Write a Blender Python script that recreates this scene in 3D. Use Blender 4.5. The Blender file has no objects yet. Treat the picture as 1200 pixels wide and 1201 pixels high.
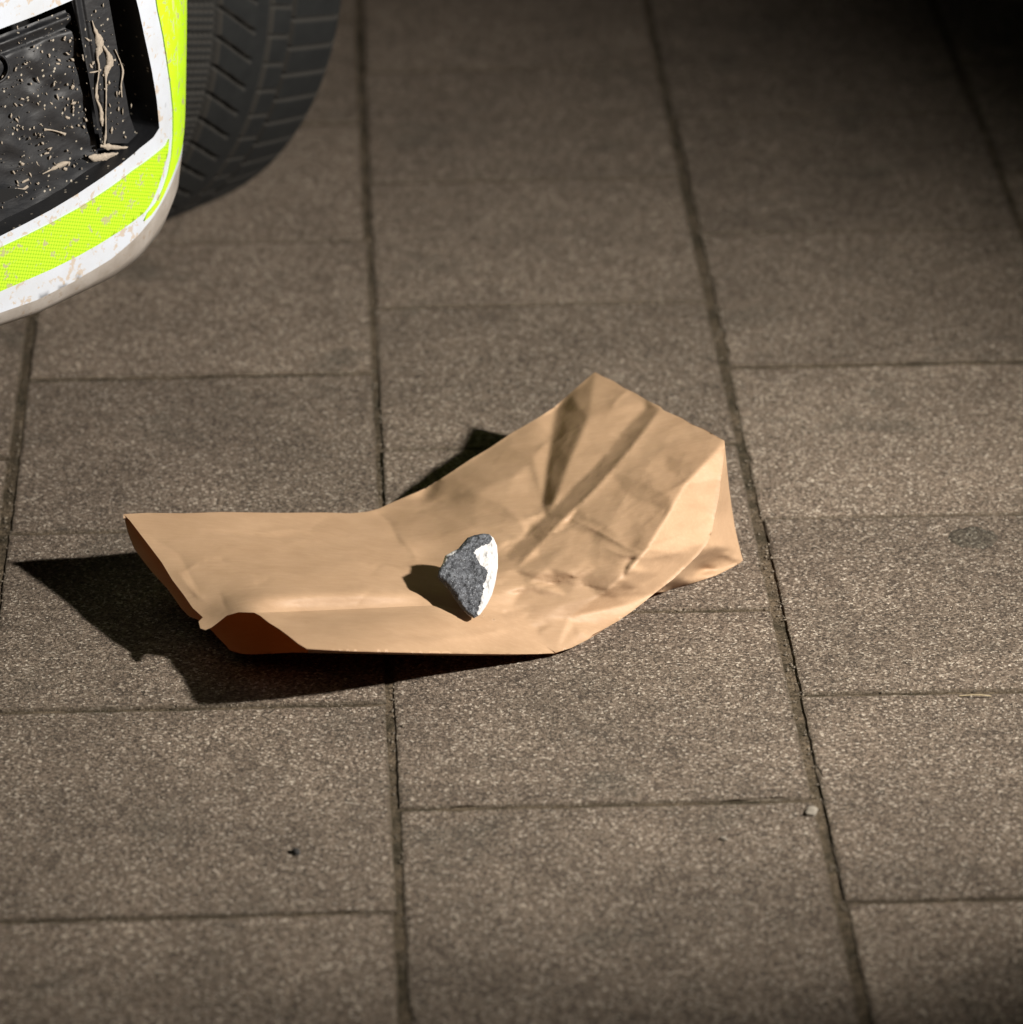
import bpy, bmesh, math, random
import numpy as np
from mathutils import Vector, Matrix
from mathutils.geometry import delaunay_2d_cdt
rad = math.radians
sc = bpy.context.scene
C = sc.collection

# ------------------------------------------------------------------ camera
F = 5421.0; H = 1.59; PITCH = rad(25.425)
cd = bpy.data.cameras.new("camera"); cam = bpy.data.objects.new("camera", cd); C.objects.link(cam)
cam.location = (0, 0, H); cam.rotation_euler = (math.pi/2 - PITCH, 0, 0)
cd.sensor_fit = 'HORIZONTAL'; cd.sensor_width = 36.0; cd.lens = 36.0*F/1200.0
cd.clip_start = 0.05; cd.clip_end = 500
cd.dof.use_dof = True; cd.dof.focus_distance = 3.50; cd.dof.aperture_fstop = 5.2; cd.dof.aperture_blades = 9
sc.camera = cam
sc.render.resolution_x = 1023; sc.render.resolution_y = 1024

# ------------------------------------------------------------------ night sky, lamp, exposure
w = bpy.data.worlds.new("World"); sc.world = w; w.use_nodes = True
wn = w.node_tree.nodes; bg = wn['Background']
sky = wn.new('ShaderNodeTexSky'); sky.sky_type = 'NISHITA'; sky.sun_disc = False
sky.sun_elevation = rad(-4); sky.sun_rotation = rad(130)
w.node_tree.links.new(sky.outputs[0], bg.inputs[0]); bg.inputs[1].default_value = 0.0015

LAMP = Vector((1.098, 2.549, 0.982)); AIM = Vector((-0.62, 3.62, 0.0))
ld = bpy.data.lights.new("hand_lamp", 'SPOT'); lamp = bpy.data.objects.new("hand_lamp", ld); C.objects.link(lamp)
ld.energy = 315; ld.color = (1.0, 0.95, 0.88); ld.shadow_soft_size = 0.036
ld.spot_size = rad(73.5); ld.spot_blend = 1.0
lamp.location = LAMP; lamp.rotation_euler = (AIM - LAMP).to_track_quat('-Z', 'Y').to_euler()

sc.view_settings.view_transform = 'Standard'; sc.view_settings.look = 'None'
sc.view_settings.exposure = 0.0; sc.view_settings.gamma = 1.0

# ------------------------------------------------------------------ helpers
def ray(px, py):
    u = (px-600)/F; v = (py-600.5)/F
    return np.array([u, math.cos(PITCH)-v*math.sin(PITCH), -math.sin(PITCH)-v*math.cos(PITCH)])
def P(px, py, z=0.0):
    d = ray(px, py); t = (z-H)/d[2]
    return Vector((d[0]*t, d[1]*t, z))

def mesh_obj(name, verts, faces, mats, parent=None, smooth=True, mat_idx=None):
    me = bpy.data.meshes.new(name); me.from_pydata([tuple(v) for v in verts], [], faces)
    if not isinstance(mats, (list, tuple)): mats = [mats]
    for m in mats: me.materials.append(m)
    if mat_idx is not None: me.polygons.foreach_set('material_index', mat_idx)
    me.polygons.foreach_set('use_smooth', [smooth]*len(me.polygons)); me.update()
    o = bpy.data.objects.new(name, me); C.objects.link(o)
    if parent is not None: o.parent = parent
    return o
def thing(name, label, cat, loc=(0, 0, 0), group=None):
    o = bpy.data.objects.new(name, None); C.objects.link(o); o.location = loc; o.empty_display_size = .05
    o['label'] = label; o['category'] = cat
    if group: o['group'] = group
    return o
def tag(o, label, cat, group=None):
    o['label'] = label; o['category'] = cat
    if group: o['group'] = group
    return o
def adopt(o, parent):      # parent while keeping world-space vertices
    o.parent = parent; o.location = -Vector(parent.location)
    return o
def origin_to(o, p):
    p = Vector(p); o.data.transform(Matrix.Translation(-p)); o.location = p

def resample(pts, step, closed=True):
    out = []; n = len(pts)
    for i in range(n if closed else n-1):
        a = np.array(pts[i], float); b = np.array(pts[(i+1) % n], float)
        k = max(1, int(round(np.linalg.norm(b-a)/step)))
        for j in range(k): out.append(tuple(a+(b-a)*j/k))
    if not closed: out.append(tuple(map(float, pts[-1])))
    return out
def smooth_line(pts, n=8, closed=False):     # catmull-rom
    p = [np.array(q, float) for q in pts]; out = []; m = len(p)
    rng = range(m) if closed else range(m-1)
    for i in rng:
        p1 = p[i]; p2 = p[(i+1) % m]
        p0 = p[(i-1) % m] if closed or i > 0 else p1; p3 = p[(i+2) % m] if closed or i+2 < m else p2
        for j in range(n):
            t = j/n
            out.append(tuple(.5*((2*p1)+(-p0+p2)*t+(2*p0-5*p1+4*p2-p3)*t*t+(-p0+3*p1-3*p2+p3)*t**3)))
    if not closed: out.append(tuple(p[-1]))
    return out
def inside(pt, poly):
    x = pt[:, 0]; y = pt[:, 1]; r = np.zeros(len(pt), bool); n = len(poly); j = n-1
    for i in range(n):
        xi, yi = poly[i][:2]; xj, yj = poly[j][:2]
        c = ((yi > y) != (yj > y))
        with np.errstate(all='ignore'):
            xx = (xj-xi)*(y-yi)/((yj-yi) if yj != yi else 1e-12)+xi
        r ^= c & (x < xx); j = i
    return r
def segdist(pt, a, b):
    a = np.array(a[:2], float); b = np.array(b[:2], float); d = b-a; L = max(d@d, 1e-12)
    t = np.clip(((pt-a)@d)/L, 0, 1); q = a+t[:, None]*d
    return np.linalg.norm(pt-q, axis=1), t
def cdt(poly, step, holes=(), seed=1, extra=()):
    """triangulate a 2-D polygon with an even interior grid -> verts2d, tris"""
    rnd = np.random.RandomState(seed)
    loops = [resample(poly, step)]+[resample(h, step) for h in holes]
    vs = []; ed = []
    for L in loops:
        b = len(vs); vs += L; ed += [(b+i, b+(i+1) % len(L)) for i in range(len(L))]
    for e in extra:
        L = resample(e, step, closed=False); b = len(vs); vs += L; ed += [(b+i, b+i+1) for i in range(len(L)-1)]
    nb = len(vs)
    P0 = np.array([q[:2] for q in loops[0]]); mn = P0.min(0); mx = P0.max(0)
    xs = np.arange(mn[0]+step/2, mx[0], step); ys = np.arange(mn[1]+step/2, mx[1], step*.87)
    gx, gy = np.meshgrid(xs, ys); gx = gx+(np.arange(len(ys)) % 2)[:, None]*step/2
    g = np.stack([gx.ravel(), gy.ravel()], 1); g += rnd.uniform(-.12, .12, g.shape)*step
    m = inside(g, poly)
    for h in holes: m &= ~inside(g, h)
    g = g[m]
    B = np.array([v[:2] for v in vs]); keep = np.ones(len(g), bool)
    for i0 in range(0, len(g), 4000):
        d = np.sqrt(((g[i0:i0+4000, None, :]-B[None])**2).sum(2)).min(1); keep[i0:i0+4000] = d > step*.55
    g = g[keep]
    V = [Vector((float(a[0]), float(a[1]))) for a in vs]+[Vector((float(a), float(b))) for a, b in g]
    r = delaunay_2d_cdt(V, ed, [], 0, 1e-6)
    ov = np.array([tuple(v) for v in r[0]]); tr = np.array([f for f in r[2]])
    cen = ov[tr].mean(1); m = inside(cen, poly)
    for h in holes: m &= ~inside(cen, h)
    return ov, [tuple(int(k) for k in t) for t in tr[m]]
class RBF:
    def __init__(s, pts, vals, lam=0.0):
        s.p = np.array(pts, float); n = len(s.p); K = s.k(s.p)
        A = np.zeros((n+3, n+3)); A[:n, :n] = K+lam*np.eye(n); A[:n, n] = 1; A[:n, n+1:] = s.p; A[n, :n] = 1; A[n+1:, :n] = s.p.T
        s.w = np.linalg.solve(A, np.concatenate([np.array(vals, float), [0, 0, 0]]))
    def k(s, q):
        d = np.sqrt(((q[:, None]-s.p[None])**2).sum(2))
        return np.where(d > 0, d**2*np.log(np.maximum(d, 1e-9)), 0)
    def __call__(s, q):
        q = np.atleast_2d(np.array(q, float)); n = len(s.p)
        return s.k(q)@s.w[:n]+s.w[n]+q@s.w[n+1:]

# ---- node helper
class NT:
    def __init__(s, name):
        s.m = bpy.data.materials.new(name); s.m.use_nodes = True; s.t = s.m.node_tree
        s.b = s.t.nodes['Principled BSDF']; s.out = s.t.nodes['Material Output']
    def n(s, typ, **kw):
        nd = s.t.nodes.new('ShaderNode'+typ)
        for k, v in kw.items():
            if k.startswith('i_'):
                key = k[2:].replace('_', ' '); nd.inputs[key].default_value = v
            else: setattr(nd, k, v)
        return nd
    def l(s, a, b): s.t.links.new(a, b)
    def coord(s, kind='Object', scale=None):
        c = s.n('TexCoord').outputs[kind]
        if scale is None: return c
        mp = s.n('Mapping'); mp.inputs['Scale'].default_value = scale; s.l(c, mp.inputs[0]); return mp.outputs[0]
    def noise(s, vec, scale, detail=3, rough=.5, dist=0):
        nd = s.n('TexNoise'); nd.inputs['Scale'].default_value = scale; nd.inputs['Detail'].default_value = detail
        nd.inputs['Roughness'].default_value = rough; nd.inputs['Distortion'].default_value = dist
        s.l(vec, nd.inputs['Vector']); return nd.outputs[0]
    def vor(s, vec, scale, feature='F1', out='Distance'):
        nd = s.n('TexVoronoi', feature=feature); nd.inputs['Scale'].default_value = scale; s.l(vec, nd.inputs['Vector']); return nd.outputs[out]
    def ramp(s, fac, stops, interp='LINEAR'):
        r = s.n('ValToRGB'); r.color_ramp.interpolation = interp; e = r.color_ramp.elements
        while len(e) < len(stops): e.new(.5)
        for el, (p, c) in zip(e, stops):
            el.position = p; el.color = (c, c, c, 1) if not isinstance(c, tuple) else (*c, 1)
        s.l(fac, r.inputs[0]); return r.outputs[0]
    def mix(s, fac, a, b, mode='MIX'):
        m = s.n('Mix', data_type='RGBA', blend_type=mode)
        for val, i in ((fac, 0), (a, 6), (b, 7)):
            if isinstance(val, (int, float)): m.inputs[i].default_value = val if i == 0 else (val, val, val, 1)
            elif isinstance(val, tuple): m.inputs[i].default_value = (*val, 1)
            else: s.l(val, m.inputs[i])
        return m.outputs[2]
    def math(s, op, a, b=0.0):
        m = s.n('Math', operation=op)
        for i, v in enumerate((a, b)):
            if isinstance(v, (int, float)): m.inputs[i].default_value = v
            else: s.l(v, m.inputs[i])
        return m.outputs[0]
    def bump(s, h, dist, strength=1.0, normal=None):
        b = s.n('Bump'); b.inputs['Distance'].default_value = dist; b.inputs['Strength'].default_value = strength
        s.l(h, b.inputs['Height'])
        if normal is not None: s.l(normal, b.inputs['Normal'])
        return b.outputs[0]
    def set(s, **kw):
        for k, v in kw.items():
            key = k.replace('_', ' ')
            if hasattr(v, 'is_linked') or isinstance(v, bpy.types.NodeSocket): s.l(v, s.b.inputs[key])
            else: s.b.inputs[key].default_value = (*v, 1) if isinstance(v, tuple) and len(v) == 3 else v
        return s.m

# ------------------------------------------------------------------ materials
def mat_slab(name='concrete_paver', mul=(1, .965, .91)):
    m = NT(name); c = m.coord()
    g1 = m.noise(c, 330, 4, .75); g2 = m.noise(c, 900, 2, .6); big = m.noise(c, 9, 4, .55); mid = m.noise(c, 45, 3, .6)
    at = m.n('Attribute', attribute_name='tone').outputs['Fac']; edge_dark = m.n('Attribute', attribute_name='edge_dark').outputs['Fac']
    f = m.ramp(g1, [(.38, .0), (.62, 1.0)])
    base = m.mix(f, (.062, .047, .036), (.30, .238, .188))
    base = m.mix(m.ramp(g2, [(.50, 0.0), (.66, .75)]), base, (.42, .36, .30))
    # exposed light and ochre grains
    vd = m.n('TexVoronoi', feature='F1'); vd.inputs['Scale'].default_value = 240; m.l(c, vd.inputs['Vector'])
    dot = m.ramp(vd.outputs['Distance'], [(.16, 1.0), (.30, 0.0)])
    sel = m.ramp(m.n('SeparateColor').outputs[0], [(0.0, 0), (1.0, 1)])
    sp = m.n('SeparateColor'); m.l(vd.outputs['Color'], sp.inputs[0])
    pick = m.ramp(sp.outputs[0], [(.66, 0.0), (.70, 1.0)])
    gcol = m.mix(sp.outputs[1], (.62, .57, .50), (.40, .27, .15))
    base = m.mix(m.math('MULTIPLY', m.math('MULTIPLY', dot, pick), .75), base, gcol)
    pick2 = m.ramp(sp.outputs[2], [(.74, 0.0), (.78, 1.0)])
    base = m.mix(m.math('MULTIPLY', m.math('MULTIPLY', dot, pick2), .7), base, (.045, .038, .035))
    # sand-sized aggregate: every grain its own tone
    vg = m.n('TexVoronoi', feature='F1'); vg.inputs['Scale'].default_value = 600; m.l(c, vg.inputs['Vector'])
    sg = m.n('SeparateColor'); m.l(vg.outputs['Color'], sg.inputs[0])
    gt = m.ramp(sg.outputs[0], [(0.0, (.028, .021, .015)), (.17, (.062, .045, .033)), (.40, (.155, .119, .091)), (.72, (.24, .190, .149)), (.90, (.38, .32, .26)), (1.0, (.74, .67, .58))])
    base = m.mix(.78, base, gt)
    tone = m.math('ADD', m.math('MULTIPLY', m.ramp(big, [(.3, 0.0), (.7, 1.0)]), .30), m.math('MULTIPLY', at, .30))
    tone = m.math('ADD', tone, m.math('MULTIPLY', m.ramp(mid, [(.3, 0.0), (.7, 1.0)]), .22))
    tone = m.math('ADD', tone, .60)
    tc = m.n('CombineColor')
    for i in range(3): m.l(tone, tc.inputs[i])
    base = m.mix(1.0, base, tc.outputs[0], 'MULTIPLY')
    base = m.mix(m.math('MULTIPLY', edge_dark, .76), base, (.082, .064, .042))
    base = m.mix(1.0, base, mul, 'MULTIPLY')
    # dirt stains
    st = m.ramp(m.noise(c, 7.5, 6, .65, .3), [(.57, 0.0), (.72, .55)])
    base = m.mix(st, base, (.075, .068, .052))
    h = m.math('ADD', g1, m.math('MULTIPLY', g2, .3)); h = m.math('ADD', h, m.math('MULTIPLY', sg.outputs[1], .30))
    nrm = m.bump(h, .0046, 1.0)
    nrm = m.bump(mid, .002, .35, nrm)
    return m.set(Base_Color=base, Roughness=.82, Normal=nrm, Specular_IOR_Level=.35)
def mat_sand():
    m = NT('joint_sand'); c = m.coord()
    g = m.noise(c, 260, 4, .8); b = m.noise(c, 22, 4, .7)
    col = m.mix(m.ramp(g, [(.35, 0.0), (.7, 1.0)]), (.045, .033, .021), (.235, .180, .122))
    col = m.mix(m.ramp(b, [(.42, 0.0), (.62, .75)]), col, (.030, .026, .015))
    return m.set(Base_Color=col, Roughness=.95, Normal=m.bump(g, .006, 1.0), Specular_IOR_Level=.15)
def mat_paper(name='kraft_paper', crumple=1.0):
    m = NT(name); c = m.coord()
    fib = m.noise(m.coord(scale=(1, 1.0, 1)), 900, 3, .7)
    str_ = m.noise(m.coord(scale=(6, 60, 60)), 8, 4, .6)
    mott = m.noise(c, 30, 5, .6, .3)
    base = m.mix(m.ramp(mott, [(.3, 0.0), (.7, 1.0)]), (.318, .206, .121), (.378, .250, .152))
    base = m.mix(m.ramp(str_, [(.45, 0.0), (.75, .22)]), base, (.53, .36, .23))
    base = m.mix(m.ramp(fib, [(.35, .16), (.6, 0.0)]), base, (.30, .17, .08))
    # crumple relief: flat facets meeting in sharp creases
    wv = m.n('TexNoise'); wv.inputs['Scale'].default_value = 9; wv.inputs['Detail'].default_value = 3; m.l(c, wv.inputs['Vector'])
    va = m.n('VectorMath', operation='SCALE'); va.inputs['Scale'].default_value = .055; m.l(wv.outputs['Color'], va.inputs[0])
    vb = m.n('VectorMath', operation='ADD'); m.l(c, vb.inputs[0]); m.l(va.outputs[0], vb.inputs[1]); dc = vb.outputs[0]
    f1 = m.vor(dc, 13); f2 = m.vor(dc, 34); f3 = m.vor(dc, 80)
    w1 = m.noise(c, 10, 2, .5, .2)
    # more handled towards the closed end
    sx = m.n('SeparateXYZ'); m.l(c, sx.inputs[0])
    mr = m.n('MapRange'); mr.inputs['From Min'].default_value = -.10; mr.inputs['From Max'].default_value = .10; mr.inputs['To Min'].default_value = .30; mr.inputs['To Max'].default_value = 1.0
    m.l(sx.outputs[0], mr.inputs['Value'])
    patch = m.math('MULTIPLY', m.ramp(m.noise(c, 14, 3, .5), [(.35, .25), (.62, 1.0)]), mr.outputs[0])
    h = m.math('ADD', m.math('MULTIPLY', f1, .38), m.math('MULTIPLY', f2, .34)); h = m.math('ADD', h, m.math('MULTIPLY', f3, .12))
    h = m.math('MULTIPLY', h, patch)
    nrm = m.bump(h, .0055*crumple, .5)
    nrm = m.bump(w1, .005, .3, nrm)
    nrm = m.bump(fib, .0003, .35, nrm)
    m.set(Base_Color=base, Roughness=.60, Specular_IOR_Level=.38, Normal=nrm)
    tr = m.n('BsdfTranslucent'); tr.inputs[0].default_value = (.75, .20, .035, 1); m.l(nrm, tr.inputs['Normal'])
    mx = m.n('MixShader'); mx.inputs[0].default_value = .085
    m.l(m.b.outputs[0], mx.inputs[1]); m.l(tr.outputs[0], mx.inputs[2]); m.l(mx.outputs[0], m.out.inputs[0])
    return m.m
def mud_mask(m, c, lo, hi, scale=60):
    a = m.noise(c, scale, 5, .65, .4); return m.ramp(a, [(lo, 0.0), (hi, 1.0)])
def mat_white_paint():
    m = NT('white_paint'); c = m.coord()
    mud = mud_mask(m, c, .565, .60, 110); film = m.ramp(m.noise(c, 24, 5, .65), [(.42, 0.0), (.75, .45)])
    # road dirt gets heavier towards the lower lip
    z = m.n('SeparateXYZ'); m.l(c, z.inputs[0])
    low = m.n('MapRange'); low.inputs['From Min'].default_value = .235; low.inputs['From Max'].default_value = .20
    m.l(z.outputs[2], low.inputs['Value'])
    chips = m.ramp(m.vor(m.coord(scale=(1, 1, .55)), 75), [(.085, 1.0), (.11, 0.0)])
    cs = m.ramp(m.noise(c, 19, 2, .5), [(.50, 0.0), (.56, 1.0)])
    col = m.mix(film, (.41, .44, .49), (.34, .34, .335))
    col = m.mix(m.math('MULTIPLY', mud, .8), col, (.36, .29, .22))
    col = m.mix(m.math('MULTIPLY', m.math('MULTIPLY', chips, cs), .85), col, (.10, .09, .08))
    return m.set(Base_Color=col, Roughness=.38, Coat_Weight=.3, Coat_Roughness=.15)
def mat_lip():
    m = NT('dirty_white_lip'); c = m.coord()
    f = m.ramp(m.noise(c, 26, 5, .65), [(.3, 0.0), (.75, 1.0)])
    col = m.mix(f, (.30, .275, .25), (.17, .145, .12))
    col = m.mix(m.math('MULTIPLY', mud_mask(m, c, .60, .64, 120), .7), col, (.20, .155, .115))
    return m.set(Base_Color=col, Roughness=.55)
def mat_fluor(name, hexa):
    m = NT(name); c = m.coord()
    col0 = (.50, .92, .010)
    if hexa:
        # honeycomb cells of retroreflective sheeting
        at = m.n('Attribute', attribute_name='sheet').outputs['Vector']
        e = m.n('TexVoronoi', feature='DISTANCE_TO_EDGE'); e.inputs['Scale'].default_value = 1.0; e.inputs['Randomness'].default_value = 0.0
        e.voronoi_dimensions = '2D'; m.l(at, e.inputs['Vector'])
        v = m.n('TexVoronoi', feature='F1'); v.inputs['Scale'].default_value = 1.0; v.inputs['Randomness'].default_value = 0.0
        v.voronoi_dimensions = '2D'; m.l(at, v.inputs['Vector'])
        f = m.ramp(v.outputs['Distance'], [(.34, 0.0), (.50, 1.0)])
        col = m.mix(m.math('MULTIPLY', f, .85), (.37, .60, .016), (.20, .35, .004))
    else:
        col = m.mix(m.ramp(m.noise(c, 35, 4, .6), [(.3, 0.0), (.7, 1.0)]), (.34, .58, .008), (.40, .63, .014))
    mud = mud_mask(m, c, .57, .61, 110)
    mud2 = m.ramp(m.noise(m.coord(scale=(1, 1, .22)), 120, 4, .7), [(.60, 0.0), (.66, .8)])
    col = m.mix(m.math('MULTIPLY', mud, .75), col, (.30, .25, .17))
    if not hexa: col = m.mix(mud2, col, (.42, .38, .16))
    m.set(Base_Color=col, Roughness=.42, Coat_Weight=.25, Coat_Roughness=.2)
    return m.m
def mat_black_plastic():
    m = NT('black_plastic'); c = m.coord()
    n1 = m.noise(m.coord(scale=(1, 1, 2.2)), 26, 3, .5, 1.6); n2 = m.noise(c, 380, 2, .6)
    dust = m.ramp(m.noise(c, 40, 5, .7), [(.45, 0.0), (.8, .30)])
    col = m.mix(dust, (.004, .0045, .006), (.035, .032, .030))
    v = m.n('TexVoronoi', feature='F1'); v.inputs['Scale'].default_value = 260; m.l(c, v.inputs['Vector'])
    sp = m.n('SeparateColor'); m.l(v.outputs['Color'], sp.inputs[0])
    dot = m.math('MULTIPLY', m.ramp(v.outputs['Distance'], [(.22, 1.0), (.30, 0.0)]), m.ramp(sp.outputs[0], [(.86, 0.0), (.88, 1.0)]))
    col = m.mix(m.math('MULTIPLY', dot, .8), col, (.34, .30, .24))
    nrm = m.bump(n1, .0018, .4); nrm = m.bump(n2, .0004, .4, nrm)
    return m.set(Base_Color=col, Roughness=.58, Normal=nrm)
def simple(name, col, rough=.6, bumps=None, metal=0.0, var=.25):
    m = NT(name); c = m.coord(); n = m.noise(c, bumps[0] if bumps else 40, 4, .6)
    dk = tuple(k*(1-var) for k in col); br = tuple(min(1, k*(1+var)) for k in col)
    cc = m.mix(m.ramp(n, [(.3, 0.0), (.7, 1.0)]), dk, br)
    kw = dict(Base_Color=cc, Roughness=rough, Metallic=metal)
    if bumps: kw['Normal'] = m.bump(n, bumps[1], .8)
    return m.set(**kw)
def mat_tyre():
    m = NT('tyre_rubber'); c = m.coord()
    at = m.n('Attribute', attribute_name='edge').outputs['Fac']
    n = m.noise(c, 60, 4, .65)
    col = m.mix(m.ramp(n, [(.3, 0.0), (.75, 1.0)]), (.0038, .0043, .0045), (.0078, .0084, .0082))
    col = m.mix(m.math('MULTIPLY', at, .30), col, (.070, .060, .048))
    return m.set(Base_Color=col, Roughness=.85, Specular_IOR_Level=.25, Normal=m.bump(m.noise(c, 500, 2, .6), .0004, .5))
def mat_stone_dark():
    m = NT('dark_speckled_stone'); c = m.coord()
    g = m.noise(c, 300, 4, .75); g2 = m.noise(c, 110, 4, .65)
    col = m.mix(m.ramp(g, [(.38, 0.0), (.62, 1.0)]), (.012, .0125, .015), (.105, .112, .126))
    col = m.mix(m.ramp(g2, [(.38, .65), (.58, 0.0)]), col, (.028, .030, .036))
    col = m.mix(m.ramp(m.noise(c, 900, 2, .6), [(.62, 0.0), (.72, .5)]), col, (.55, .57, .60))
    h = m.math('ADD', g2, m.math('MULTIPLY', g, .4))
    return m.set(Base_Color=col, Roughness=.7, Normal=m.bump(h, .0035, 1.0))
def mat_stone_white():
    m = NT('white_stone_face'); c = m.coord()
    g = m.noise(c, 140, 4, .6)
    col = m.mix(m.ramp(g, [(.28, 0.0), (.5, 1.0)]), (.32, .31, .30), (.50, .49, .485))
    return m.set(Base_Color=col, Roughness=.75, Normal=m.bump(g, .0018, .8))

M = dict(slab=mat_slab(), sand=mat_sand(), paper=mat_paper(), paper_in=mat_paper('kraft_paper_inside', .6),
         white=mat_white_paint(), lip=mat_lip(), fl=mat_fluor('fluorescent_sheeting', True), fl2=mat_fluor('fluorescent_film', False),
         black=mat_black_plastic(), deep=simple('cavity_shade_black', (.0012, .0012, .0014), 1.0), tyre=mat_tyre(),  # deep: near-black colour carries the shade inside vent hole and recess
         steel=simple('dark_wheel_steel', (.10, .10, .105), .45, (30, .001), .6), dark=simple('black_rubber_trim', (.012, .012, .013), .5),
         mud=simple('dried_mud', (.25, .21, .165), .9, (400, .0008)), lens=simple('headlight_lens', (.35, .36, .38), .1),
         sd=mat_stone_dark(), sw=mat_stone_white(), gum=mat_slab('old_gum', (.60, .62, .58)),
         straw=simple('dry_straw', (.30, .24, .14), .8), pebble=simple('pale_pebble', (.20, .175, .14), .8, (300, .001), 0, .2),
         loose=simple('loose_sand', (.12, .098, .072), .9, (420, .0005), 0, .7), grit=simple('hole_black', (.02, .018, .016), .8, (300, .001)))

# ------------------------------------------------------------------ ground: sand bed and concrete slabs
YAW = rad(2.6); cy_, sy_ = math.cos(YAW), math.sin(YAW)
def pave(x, y): return (cy_*x-sy_*y, sy_*x+cy_*y)      # paving frame -> world
rng = random.Random(7)
S = 60; bed = mesh_obj('ground', [(-S, -S, -.0015), (S, -S, -.0015), (S, S, -.0015), (-S, S, -.0015)], [(0, 1, 2, 3)], M['sand'], smooth=False)
bed['kind'] = 'structure'
def build_paving():
    vs = []; fs = []; tone = []; edge_dark = []
    PW = .300; PH = .3035; X0 = .048
    for k in range(-14, 14):
        x0 = X0+k*PW; off = 3.016 if k % 2 else 3.160
        for r in range(-11, 20):
            y0 = off+r*PH
            near = abs(k) < 4 and -3 < r < 7
            dx = rng.uniform(-.0012, .0012); dy = rng.uniform(-.0015, .0015); rot = rng.uniform(-.0022, .0022)
            wx = PW/2-.0029; wy = PH/2-.0013
            cx = x0+PW/2+dx; cy = y0+PH/2+dy
            tz = rng.uniform(-.0004, .0004); tx = rng.uniform(-.002, .002); ty = rng.uniform(-.002, .002)
            t = rng.random(); n = 26 if near else 3
            # perimeter with slight chips, three rings: lower edge, chamfer, top
            per = []
            for sx, sy, ex, ey in ((-1, -1, 1, -1), (1, -1, 1, 1), (1, 1, -1, 1), (-1, 1, -1, -1)):
                for i in range(n):
                    f = i/n; per.append((sx+(ex-sx)*f, sy+(ey-sy)*f))
            b = len(vs); m = len(per)
            for ring, (ins, z) in enumerate(((0, -.02), (.0002, -.0012), (.0010, .0), (.004, .0002))):
                for i, (u, v) in enumerate(per):
                    chip = (rng.uniform(0, .0009) + (rng.uniform(.001, .003) if rng.random() < .02 else 0)) if near and ring > 0 and ring < 3 else 0
                    a = u*(wx-ins-chip); c = v*(wy-ins-chip)
                    X = cx+a-rot*c; Y = cy+c+rot*a
                    p = pave(X, Y); vs.append((p[0], p[1], z-chip*.4+(tz+tx*u*.3+ty*v*.3 if True else 0)))
                    tone.append(t); edge_dark.append((1, 1, .75, 0)[ring])  # side and chamfer rings browner and darker than the slab top
            for ring in range(3):
                for i in range(m):
                    fs.append((b+ring*m+i, b+ring*m+(i+1) % m, b+(ring+1)*m+(i+1) % m, b+(ring+1)*m+i))
            fs.append(tuple(b+3*m+i for i in range(m)))
    o = mesh_obj('pavement', vs, fs, M['slab'], smooth=False); o['kind'] = 'structure'
    at = o.data.attributes.new('tone', 'FLOAT', 'POINT'); at.data.foreach_set('value', tone)
    at = o.data.attributes.new('edge_dark', 'FLOAT', 'POINT'); at.data.foreach_set('value', edge_dark)
    return o
build_paving()

# ------------------------------------------------------------------ the paper bag
K = .00068; KY = .00158
def q(px, py): return (px*K*10, py*KY*10)
def sheet_z(ctrl, lam=0.0):
    f = RBF([q(a, b) for a, b, c in ctrl], [c for a, b, c in ctrl], lam)
    return lambda pts: f(np.stack([pts[:, 0]*K*10, pts[:, 1]*KY*10], 1))
def creases(pts, lst):
    """lst: (polyline, amplitude m, width m, kind)"""
    met = np.stack([pts[:, 0]*K, pts[:, 1]*KY], 1); dz = np.zeros(len(pts))
    for line, amp, wid, kind in lst:
        L = [(a*K, b*KY) for a, b in line]; n = len(L)-1
        best = np.full(len(pts), 1e9); tt = np.zeros(len(pts)); sg = np.zeros(len(pts))
        for i in range(n):
            d, t = segdist(met, L[i], L[i+1]); m = d < best
            best[m] = d[m]; tt[m] = (i+t[m])/n
            e = np.array(L[i+1])-np.array(L[i]); r = met-np.array(L[i]); cr = e[0]*r[:, 1]-e[1]*r[:, 0]; sg[m] = np.sign(cr[m])
        tap = np.clip(np.minimum(tt, 1-tt)*5, 0, 1)**.7 if 'o' not in kind else (np.clip((1-tt)*3, 0, 1)**.7)
        if kind[0] == 'r': dz += amp*tap*np.exp(-best/wid)
        elif kind[0] == 'g': dz += amp*tap*np.exp(-(best/wid)**2)
        elif kind[0] == 's': dz += amp*tap*np.exp(-best/wid)*np.where(sg > 0, 1, 0)*np.minimum(best/(wid*.15), 1)
    return dz
bag = thing('paper_bag', 'crumpled brown kraft paper bag lying open on the paving slabs', 'paper bag', (0, 3.2, 0))

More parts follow.
